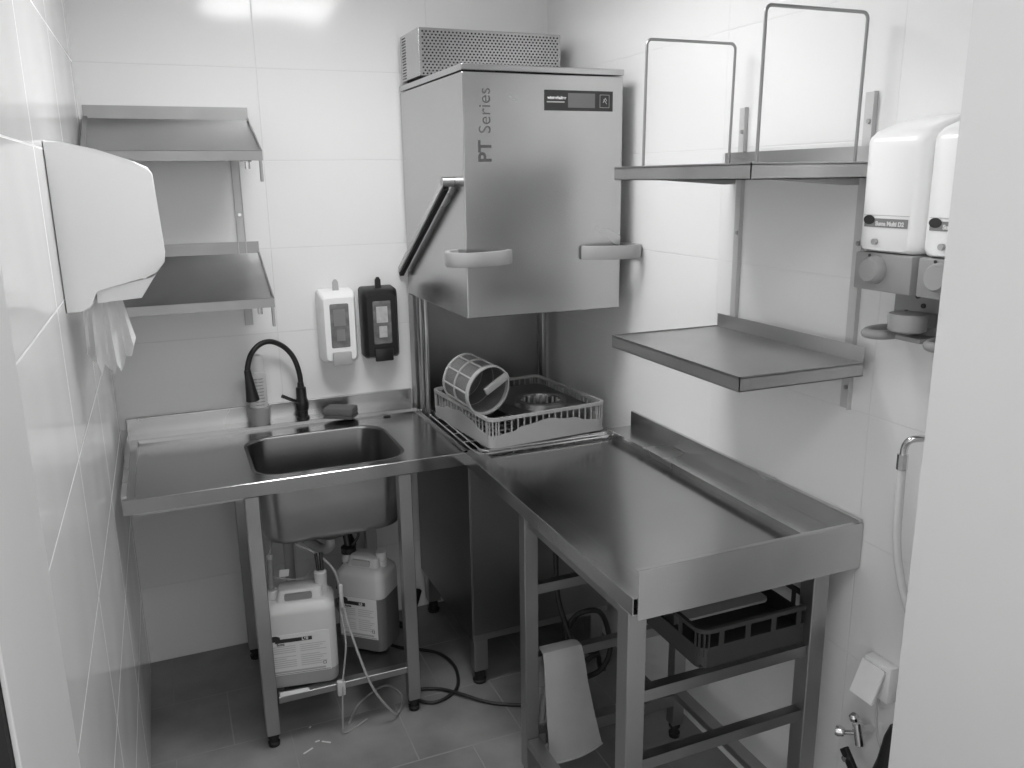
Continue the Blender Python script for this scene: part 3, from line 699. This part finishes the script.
# rubber glove over the second far rail
t = thing('rubber_glove', 'long pale rubber glove draped over a rail under the outlet table', 'glove', (1.15, -1.14, 0.41))
prof = [(-1.103, 0.26, 1.070, 1.135), (-1.103, 0.33, 1.068, 1.150), (-1.106, 0.39, 1.068, 1.170), (-1.112, 0.4175, 1.070, 1.180), (-1.13, 0.423, 1.072, 1.190), (-1.150, 0.418, 1.073, 1.195), (-1.158, 0.39, 1.074, 1.200), (-1.162, 0.30, 1.076, 1.212), (-1.164, 0.20, 1.080, 1.232), (-1.166, 0.12, 1.086, 1.250), (-1.167, 0.085, 1.092, 1.258)]
lo = []
for i, (y, z, xa, xb) in enumerate(prof):
    y2 = (Vector((y, z)) - Vector((-1.13, 0.37))).normalized(); th = 0.006 + 0.009*max(0, (i-6))/4
    N_ = 10; ring = []
    for k in range(N_+1): s_ = k/N_; ring.append((xa+(xb-xa)*s_, y + y2.x*0.001 - (th*math.sin(PI*s_) if i > 5 else -0.0), z + (0.003 if 2 < i < 6 else 0) - (0.018*(1-s_) if i > 8 else 0)))
    for k in range(N_, -1, -1): s_ = k/N_; ring.append((xa+(xb-xa)*s_, y - (-0.003 if i > 5 else (0.003 if i < 3 else 0)) , z - (0.0 if 2 < i < 6 else 0) - (0.018*(1-s_) if i > 8 else 0)))
    lo.append(ring)
part('cuff', B().loft(lo, True, False), 'rubberglove', t, True)
lip = [(p[0], p[1]-0.002, p[2]) for p in lo[-1]]
part('cuff_bead', B().tube([Vector(p) for p in lip[:11]] + [Vector(p) for p in lip[12:21]] + [Vector(lip[0])], 0.0028, 8), 'rubberglove', t, True)
for k, (x, ln) in enumerate(((1.052, 0.10), (1.075, 0.125), (1.098, 0.12), (1.120, 0.105))):
    part('finger', B().tube([(x+0.012, -1.100, 0.285), (x+0.004, -1.098, 0.25), (x-0.004, -1.096, 0.28-ln)], 0.010, 10, 4, rs=[0.012, 0.011, 0.008]), 'rubberglove', t, True)
part('thumb', B().tube([(1.072, -1.104, 0.36), (1.052, -1.120, 0.31), (1.044, -1.135, 0.26)], 0.011, 10, 4, rs=[0.012, 0.011, 0.008]), 'rubberglove', t, True)

# ---------------------------------------------------------------- chemical canisters under the sink
def canister(loc, rz, w_, d_, h, top_m, low_m, fill, label, grp, front_text):
    t = thing('canister', label, 'canister', loc, rz=rz, local=True, group=grp)
    def L(i, z, r=0.028, sh=0): return rrect(-w_/2+i, w_/2-i-sh, -d_/2+i, d_/2-i, r, z)
    zf = h*fill
    part('lower_body', B().loft([L(0.014, 0.0, 0.02), L(0.004, 0.006), L(0.0, 0.02), L(0.0, zf)], True, False), low_m, t, True)
    part('upper_body', B().loft([L(0.0, zf+0.0004), L(0.0, h*0.80), L(0.003, h*0.84), L(0.016, h*0.885, 0.026), L(0.024, h*0.90, 0.02)], False, True), top_m, t, True)
    # handle bridge and its hollow
    zt_ = h*0.90
    hb = B().loft([rrect(-w_*0.30, w_*0.36, -0.045, 0.045, 0.015, zt_), rrect(-w_*0.26, w_*0.34, -0.036, 0.036, 0.014, zt_+0.028), rrect(-w_*0.24, w_*0.32, -0.030, 0.030, 0.012, zt_+0.032)], False, True)
    part('handle', hb, top_m, t, True)
    part('grip_hollow', B().loft([[(p[0], -0.0345-p[1]*0, p[1]) for p in rrect(-w_*0.18, w_*0.20, zt_+0.004, zt_+0.024, 0.006, 0)], [(p[0], -0.046, p[1]) for p in rrect(-w_*0.18, w_*0.20, zt_+0.003, zt_+0.024, 0.006, 0)]], True, True), 'midgrey' if top_m == 'can' else 'inkgrey', t)
    nk = part('neck', B().lathe((w_*0.33, 0.0, zt_-0.004), (0, 0, 1), [(0, 0.022), (0.02, 0.021), (0.022, 0.019), (0.05, 0.019)], 20), top_m, t, True)
    nk2 = part('collar', B().lathe((-w_*0.36, 0.0, zt_-0.004), (0, 0, 1), [(0, 0.026), (0.018, 0.024), (0.03, 0.018)], 20), top_m, t, True)
    part('label_sheet', B().box(-w_/2+0.016, w_/2-0.022, -d_/2-0.0012, -d_/2-0.0002, h*0.16, h*0.60), 'label', t)
    yy = -d_/2-0.0014; xa, xb = -w_/2+0.022, w_/2-0.028; ww = xb-xa
    b = B().box(xa+0.012, xa+ww*0.72, yy-0.0004, yy, h*0.515, h*0.555)
    e = [(xa+0.010+0.018*math.cos(k*PI/10), yy-0.0012, h*0.565+0.010*math.sin(k*PI/10)) for k in range(20)]
    b.loft([[(p[0], yy-0.0004, p[2]) for p in e], e], True, True)
    part('printed_band', b, 'ink', t)
    b = B()
    for k in range(11):
        z = h*0.47 - k*h*0.0225
        if k in (4,): continue
        b.box(xa, xa+ww*(0.42 if k != 6 else 0.25), yy-0.0003, yy, z, z+0.0018); b.box(xa+ww*0.50, xa+ww*(0.96 - 0.06*(k % 3)), yy-0.0003, yy, z, z+0.0018)
    b.box(xa+0.004, xa+ww*0.93, yy-0.0003, yy, h*0.185, h*0.205)
    part('printed_lines', b, 'inkgrey', t)
    b = B()
    s_ = 0.010; cx, cz = xa+ww*0.92, h*0.245
    for p in ((cx-s_/2, cx+s_/2, cz-s_/2, cz-s_/2+0.0015), (cx-s_/2, cx+s_/2, cz+s_/2-0.0015, cz+s_/2), (cx-s_/2, cx-s_/2+0.0015, cz-s_/2, cz+s_/2), (cx+s_/2-0.0015, cx+s_/2, cz-s_/2, cz+s_/2)): b.box(p[0], p[1], yy-0.0004, yy, p[2], p[3])
    b.box(xa-0.002, xb+0.002, yy-0.0003, yy, h*0.170, h*0.174)
    part('printed_symbol', b, 'ink', t)
    m_ = text_mesh(front_text, 0.013, 0.0005); m_.xf(Matrix.Translation((xa+ww*0.54, yy-0.0008, h*0.523)) @ Matrix.Rotation(PI/2, 4, 'X'))
    part('product_code', m_, 'printwhite', t)
    m_ = text_mesh('Suma', 0.011, 0.0003); m_.xf(Matrix.Translation((xa+0.016, yy-0.0006, h*0.488)) @ Matrix.Rotation(PI/2, 4, 'X'))
    part('product_name', m_, 'ink', t)
    return t
canister((0.482, -0.570, 0.1685), math.radians(-9), 0.222, 0.150, 0.318, 'can', 'can_low', 0.165, 'pale plastic canister with a full white label, left one under the sink', 'canisters under the sink', 'L60')
canister((0.728, -0.462, 0.1685), math.radians(-40), 0.178, 0.140, 0.335, 'can_b', 'can_dark', 0.60, 'canister filled halfway with dark liquid, right one under the sink', 'canisters under the sink', 'L5')

# suction lances and hoses
t = thing('suction_lance', 'dark suction tube with paper tag standing in the left canister', 'suction tube', (0.425, -0.545, 0.42))
part('tube', B().cyl((0.404, -0.556, 0.480), (0.410, -0.52, 0.565), 0.0095, n=14), 'grey' if 0 else 'midgrey', t, True)
part('top_fitting', B().cyl((0.410, -0.52, 0.5655), (0.412, -0.515, 0.580), 0.011).tube([(0.412, -0.515, 0.580), (0.42, -0.49, 0.60), (0.43, -0.46, 0.612)], 0.004, 8, 4), 'pipe', t, True)
part('paper_tag', B().hexa([(0.432, -0.545, 0.510), (0.434, -0.545, 0.535), (0.432, -0.5445, 0.510), (0.434, -0.5445, 0.535), (0.462, -0.535, 0.504), (0.466, -0.535, 0.528), (0.462, -0.5345, 0.504), (0.466, -0.5345, 0.528)]), 'label', t)
part('tag_string', B().tube([(0.402, -0.535, 0.530), (0.425, -0.548, 0.512), (0.50, -0.55, 0.495), (0.545, -0.50, 0.50)], 0.0012, 6, 4), 'label', t, True)
t = thing('suction_lance', 'white capped suction tube with two dark hoses in the neck of the left canister', 'suction tube', (0.554, -0.58, 0.50))
part('cap', B().lathe((0.5545, -0.5815, 0.5005), (0, 0, 1), [(0, 0.020), (0.022, 0.020), (0.026, 0.016)], 20), 'can', t, True)
part('tube', B().cyl((0.549, -0.581, 0.527), (0.547, -0.566, 0.580), 0.005, n=10).cyl((0.561, -0.581, 0.527), (0.563, -0.566, 0.580), 0.006, n=10), 'black', t, True)
t = thing('suction_lance', 'black suction lance standing in the neck of the canister with dark liquid', 'suction tube', (0.679, -0.421, 0.4965))
part('tube', B().cyl((0.679, -0.421, 0.500), (0.672, -0.40, 0.61), 0.012, n=12).lathe((0.679, -0.421, 0.4965), (0, 0, 1), [(0, 0.026), (0.02, 0.026), (0.026, 0.015)], 18), 'black', t, True)
part('hose', B().tube([(0.690, -0.425, 0.520), (0.715, -0.42, 0.55), (0.715, -0.40, 0.59), (0.70, -0.36, 0.61)], 0.005, 8, 5), 'rubber', t, True)
t = thing('supply_hose', 'clear thin hose running from the sink bowl down past both canisters to the floor', 'hose', (0.62, -0.6, 0.01))
part('tube', B().tube([(0.47, -0.52, 0.62), (0.55, -0.56, 0.575), (0.598, -0.59, 0.52), (0.612, -0.60, 0.44), (0.625, -0.63, 0.34), (0.67, -0.70, 0.16), (0.735, -0.70, 0.04), (0.77, -0.66, 0.006), (0.80, -0.58, 0.006), (0.76, -0.50, 0.006), (0.66, -0.56, 0.006), (0.60, -0.66, 0.006)], 0.0042, 8, 6), 'hoseclear', t, True)
part('holder_clip', B().box(0.605, 0.617, -0.617, -0.604, 0.40, 0.48, 0.003), 'can', t, True)
t = thing('supply_hose', 'thin clear hose with a white clamp at the low rail right of the left canister', 'hose', (0.575, -0.69, 0.01))
part('tube', B().tube([(0.602, -0.63, 0.40), (0.606, -0.665, 0.30), (0.584, -0.690, 0.18), (0.574, -0.70, 0.05), (0.58, -0.70, 0.006), (0.66, -0.66, 0.006)], 0.003, 8, 6), 'hoseclear', t, True)
part('white_clamp', B().box(0.566, 0.592, -0.694, -0.675, 0.135, 0.185, 0.004), 'can', t, True)
single('paper_label', B().hexa([(0.392, -0.672, 0.1690), (0.392, -0.672, 0.1698), (0.394, -0.648, 0.1690), (0.394, -0.648, 0.1698), (0.485, -0.676, 0.1690), (0.485, -0.676, 0.1698), (0.480, -0.655, 0.1690), (0.480, -0.655, 0.1698)]), 'label', 'small white paper strip on the low rail under the left canister', 'paper strip')

# black cables and hoses on the floor
single('power_cable', B().tube([(0.80, -0.20, 0.0065), (0.88, -0.29, 0.0065), (0.94, -0.33, 0.0065), (1.00, -0.39, 0.0065), (1.022, -0.50, 0.0065), (0.985, -0.62, 0.0065), (0.90, -0.665, 0.0065), (0.845, -0.630, 0.0065), (0.86, -0.575, 0.0065), (0.93, -0.600, 0.0075), (0.985, -0.662, 0.012), (1.06, -0.74, 0.0065), (1.16, -0.80, 0.0065), (1.30, -0.86, 0.0065)], 0.006, 10, 6), 'rubber', 'black cable looping on the floor between sink and dishwasher', 'cable', smooth=True)
pts = [(1.33, -0.70, 0.60), (1.32, -0.72, 0.50), (1.30, -0.78, 0.36)]
for k in range(15):
    a = PI*0.9 + k*PI/5; pts.append((1.38+0.075*math.cos(a), -0.88+0.01*math.sin(3*a)+0.004*k, 0.20+0.115*math.sin(a)+0.003*k))
pts += [(1.45, -0.80, 0.08), (1.50, -0.74, 0.02)]
single('coiled_hose', B().tube(pts, 0.009, 10, 5), 'rubber', 'coiled black hose hanging behind the pale rubber glove', 'hose', smooth=True)
single('black_hose', B().tube([(1.02, -0.05, 0.10), (0.97, -0.12, 0.05), (0.93, -0.14, 0.012), (0.90, -0.10, 0.012)], 0.014, 12, 5), 'rubber', 'short thick black hose on the floor left of the dishwasher base', 'hose', smooth=True)
b = B()
for x, y, a, ln in ((0.455, -0.735, 0.5, 0.035), (0.515, -0.715, -0.6, 0.030), (0.49, -0.70, 0.1, 0.014), (0.48, -0.62, 0.9, 0.008)):
    b.bar((x-ln/2*math.cos(a), y-ln/2*math.sin(a), 0.0012), (x+ln/2*math.cos(a), y+ln/2*math.sin(a), 0.0012), 0.005, 0.0016)
o = single('litter', b, 'label', 'small white scraps scattered on the floor by the front left sink leg', 'litter'); o['kind'] = 'stuff'

# ---------------------------------------------------------------- soap pumps on the right wall
def pump(yc, lab):
    t = thing('soap_pump', lab, 'soap pump', (1.56, yc, 1.50), group='wall soap pumps by the doorway')
    hw = 0.075
    def ring(x, zb, ztp, i): return [(x, p[0], p[1]) for p in rrect(yc-hw+i, yc+hw-i, zb, ztp, 0.016, 0)]
    part('bottle_cover', B().loft([ring(W-0.0008, 1.578, 1.840, 0), ring(1.590, 1.578, 1.834, 0), ring(1.525, 1.578, 1.812, 0.002), ring(1.508, 1.580, 1.804, 0.008), ring(1.500, 1.584, 1.790, 0.018)], True, True), 'white', t, True)
    st = part('printed_stripe', B().box(1.4985, 1.4998, yc-hw+0.022, yc+hw-0.022, 1.628, 1.645), 'midgrey', t)
    e = [(1.4978, yc+hw-0.034+0.014*math.cos(k*PI/8), 1.642+0.009*math.sin(k*PI/8)) for k in range(16)]
    part('logo', B().loft([[(1.4984, p[1], p[2]) for p in e], e], True, True), 'ink', st)
    part('stripe_lettering', face_x(text_mesh('Suma Multi D2', 0.0115, 0.0005), 1.4981, yc+0.024, 1.6315), 'printwhite', st)
    part('seam', B().box(1.4990, 1.4999, yc-hw+0.02, yc+hw-0.02, 1.6505, 1.6515), 'lightgrey', t)
    part('small_knob', B().cyl((1.499, yc+0.02, 1.600), (1.492, yc+0.02, 1.600), 0.006, n=14), 'lightgrey', t, True)
    part('pump_box', B().box(1.500, W-0.02, yc-hw+0.004, yc+hw-0.004, 1.503, 1.5775, 0.004), 'grey', t, True)
    kn = part('dial', B().lathe((1.4995, yc+0.016, 1.545), (-1, 0, 0), [(0, 0.028), (0.014, 0.026), (0.020, 0.022)], 24), 'handle', t, True)
    part('dial_mark', B().cyl((1.4993, yc+0.032, 1.5725), (1.4975, yc+0.032, 1.5725), 0.003, n=10), 'ink', t)
    part('back_plate', B().box(W-0.030, W-0.001, yc-0.062, yc+0.055, 1.405, 1.503, 0.002), 'grey', t)
    for y, z in ((yc+0.02, 1.452), (yc-0.005, 1.488), (yc-0.02, 1.47)): part('screw', B().cyl((W-0.0305, y, z), (W-0.034, y, z), 0.005, n=10), 'ink', t)
    part('bottle_holder', B().tube([(W-0.025, yc+0.045, 1.415), (1.56, yc+0.062, 1.412), (1.525, yc+0.050, 1.410), (1.53, yc+0.02, 1.410), (1.56, yc+0.010, 1.410)], 0.010, 10, 5).box(1.555, W-0.02, yc-0.06, yc+0.05, 1.402, 1.412, 0.002), 'grey', t, True)
    part('drip_cup', B().lathe((1.545, yc-0.035, 1.425), (0, 0, 1), [(0, 0.030), (0.004, 0.036), (0.030, 0.038), (0.036, 0.036)], 24).box(1.56, W-0.0305, yc-0.055, yc-0.01, 1.43, 1.458, 0.002), 'handle', t, True)
    return t
pump(-1.828, 'white wall soap pump with grey dial, fully visible one on the right wall')
pump(-1.984, 'white wall soap pump cut off by the doorway edge, nearest the camera')

# water tap with clear hose on the right wall
t = thing('wall_tap', 'small chrome elbow tap with a pale hose hanging down the right wall', 'tap', (1.59, -1.87, 1.17))
part('elbow', B().tube([(W-0.001, -1.900, 1.200), (1.60, -1.893, 1.203), (1.572, -1.880, 1.201), (1.568, -1.868, 1.185), (1.568, -1.865, 1.160)], 0.0075, 12, 5), 'chrome', t, True)
part('hose_nut', B().cyl((1.568, -1.865, 1.165), (1.568, -1.865, 1.132), 0.011, n=8), 'chrome', t)
part('wall_flange', B().cyl((W-0.001, -1.900, 1.200), (W-0.010, -1.900, 1.200), 0.020, n=24), 'white', t, True)
single('water_hose', B().tube([(1.568, -1.865, 1.1315), (1.567, -1.868, 1.06), (1.567, -1.873, 0.97), (1.572, -1.893, 0.88), (1.585, -1.93, 0.78), (1.60, -1.96, 0.66)], 0.0090, 12, 6), 'waterhose', 'pale water hose hanging from the chrome elbow tap', 'hose', smooth=True)
# socket
t = thing('wall_socket', 'white power socket with its flap half open low on the right wall', 'socket', (1.62, -1.81, 0.6))
part('socket_box', B().box(W-0.028, W-0.001, -1.860, -1.785, 0.560, 0.648, 0.003), 'white', t, True)
part('flap', B().hexa([(1.570, -1.848, 0.560), (1.598, -1.850, 0.640), (1.570, -1.782, 0.560), (1.598, -1.785, 0.640), (1.575, -1.848, 0.558), (1.603, -1.850, 0.638), (1.575, -1.782, 0.558), (1.603, -1.785, 0.638)]), 'white', t)
single('thin_cable', B().tube([(W-0.02, -1.83, 0.5595), (1.605, -1.835, 0.50), (1.60, -1.86, 0.45), (1.605, -1.90, 0.44)], 0.003, 8, 5), 'can', 'thin pale cable leaving the low wall socket', 'cable', smooth=True)
# angle valve
t = thing('angle_valve', 'chrome angle valve with black lever low on the right wall', 'valve', (1.60, -1.79, 0.42))
part('valve_body', B().cyl((W-0.001, -1.800, 0.452), (1.585, -1.800, 0.452), 0.012).cyl((1.590, -1.795, 0.475), (1.590, -1.810, 0.425), 0.011).cyl((1.588, -1.801, 0.452), (1.574, -1.774, 0.440), 0.006).lathe((1.575, -1.775, 0.440), (-0.6, 0.8, 0), [(0, 0.010), (0.012, 0.014), (0.02, 0.012)], 16).lathe((1.582, -1.794, 0.486), (-0.3, 0, 1), [(0, 0.011), (0.01, 0.011), (0.016, 0.006)], 16), 'chrome', t, True)
part('lever', B().bar((1.57, -1.782, 0.405), (1.565, -1.850, 0.34), 0.012, 0.024, bev=0.002), 'black', t)
part('lever_screw', B().cyl((1.562, -1.797, 0.388), (1.556, -1.797, 0.388), 0.007, n=12), 'chrome', t)
single('filter_housing', B().lathe((1.585, -1.915, 0.20), (0.0, 0.02, 1), [(0, 0.030), (0.02, 0.042), (0.22, 0.042), (0.25, 0.034), (0.31, 0.024), (0.34, 0.014)], 24), 'black', 'black water filter housing half hidden behind the right doorway edge', 'filter housing', smooth=True)
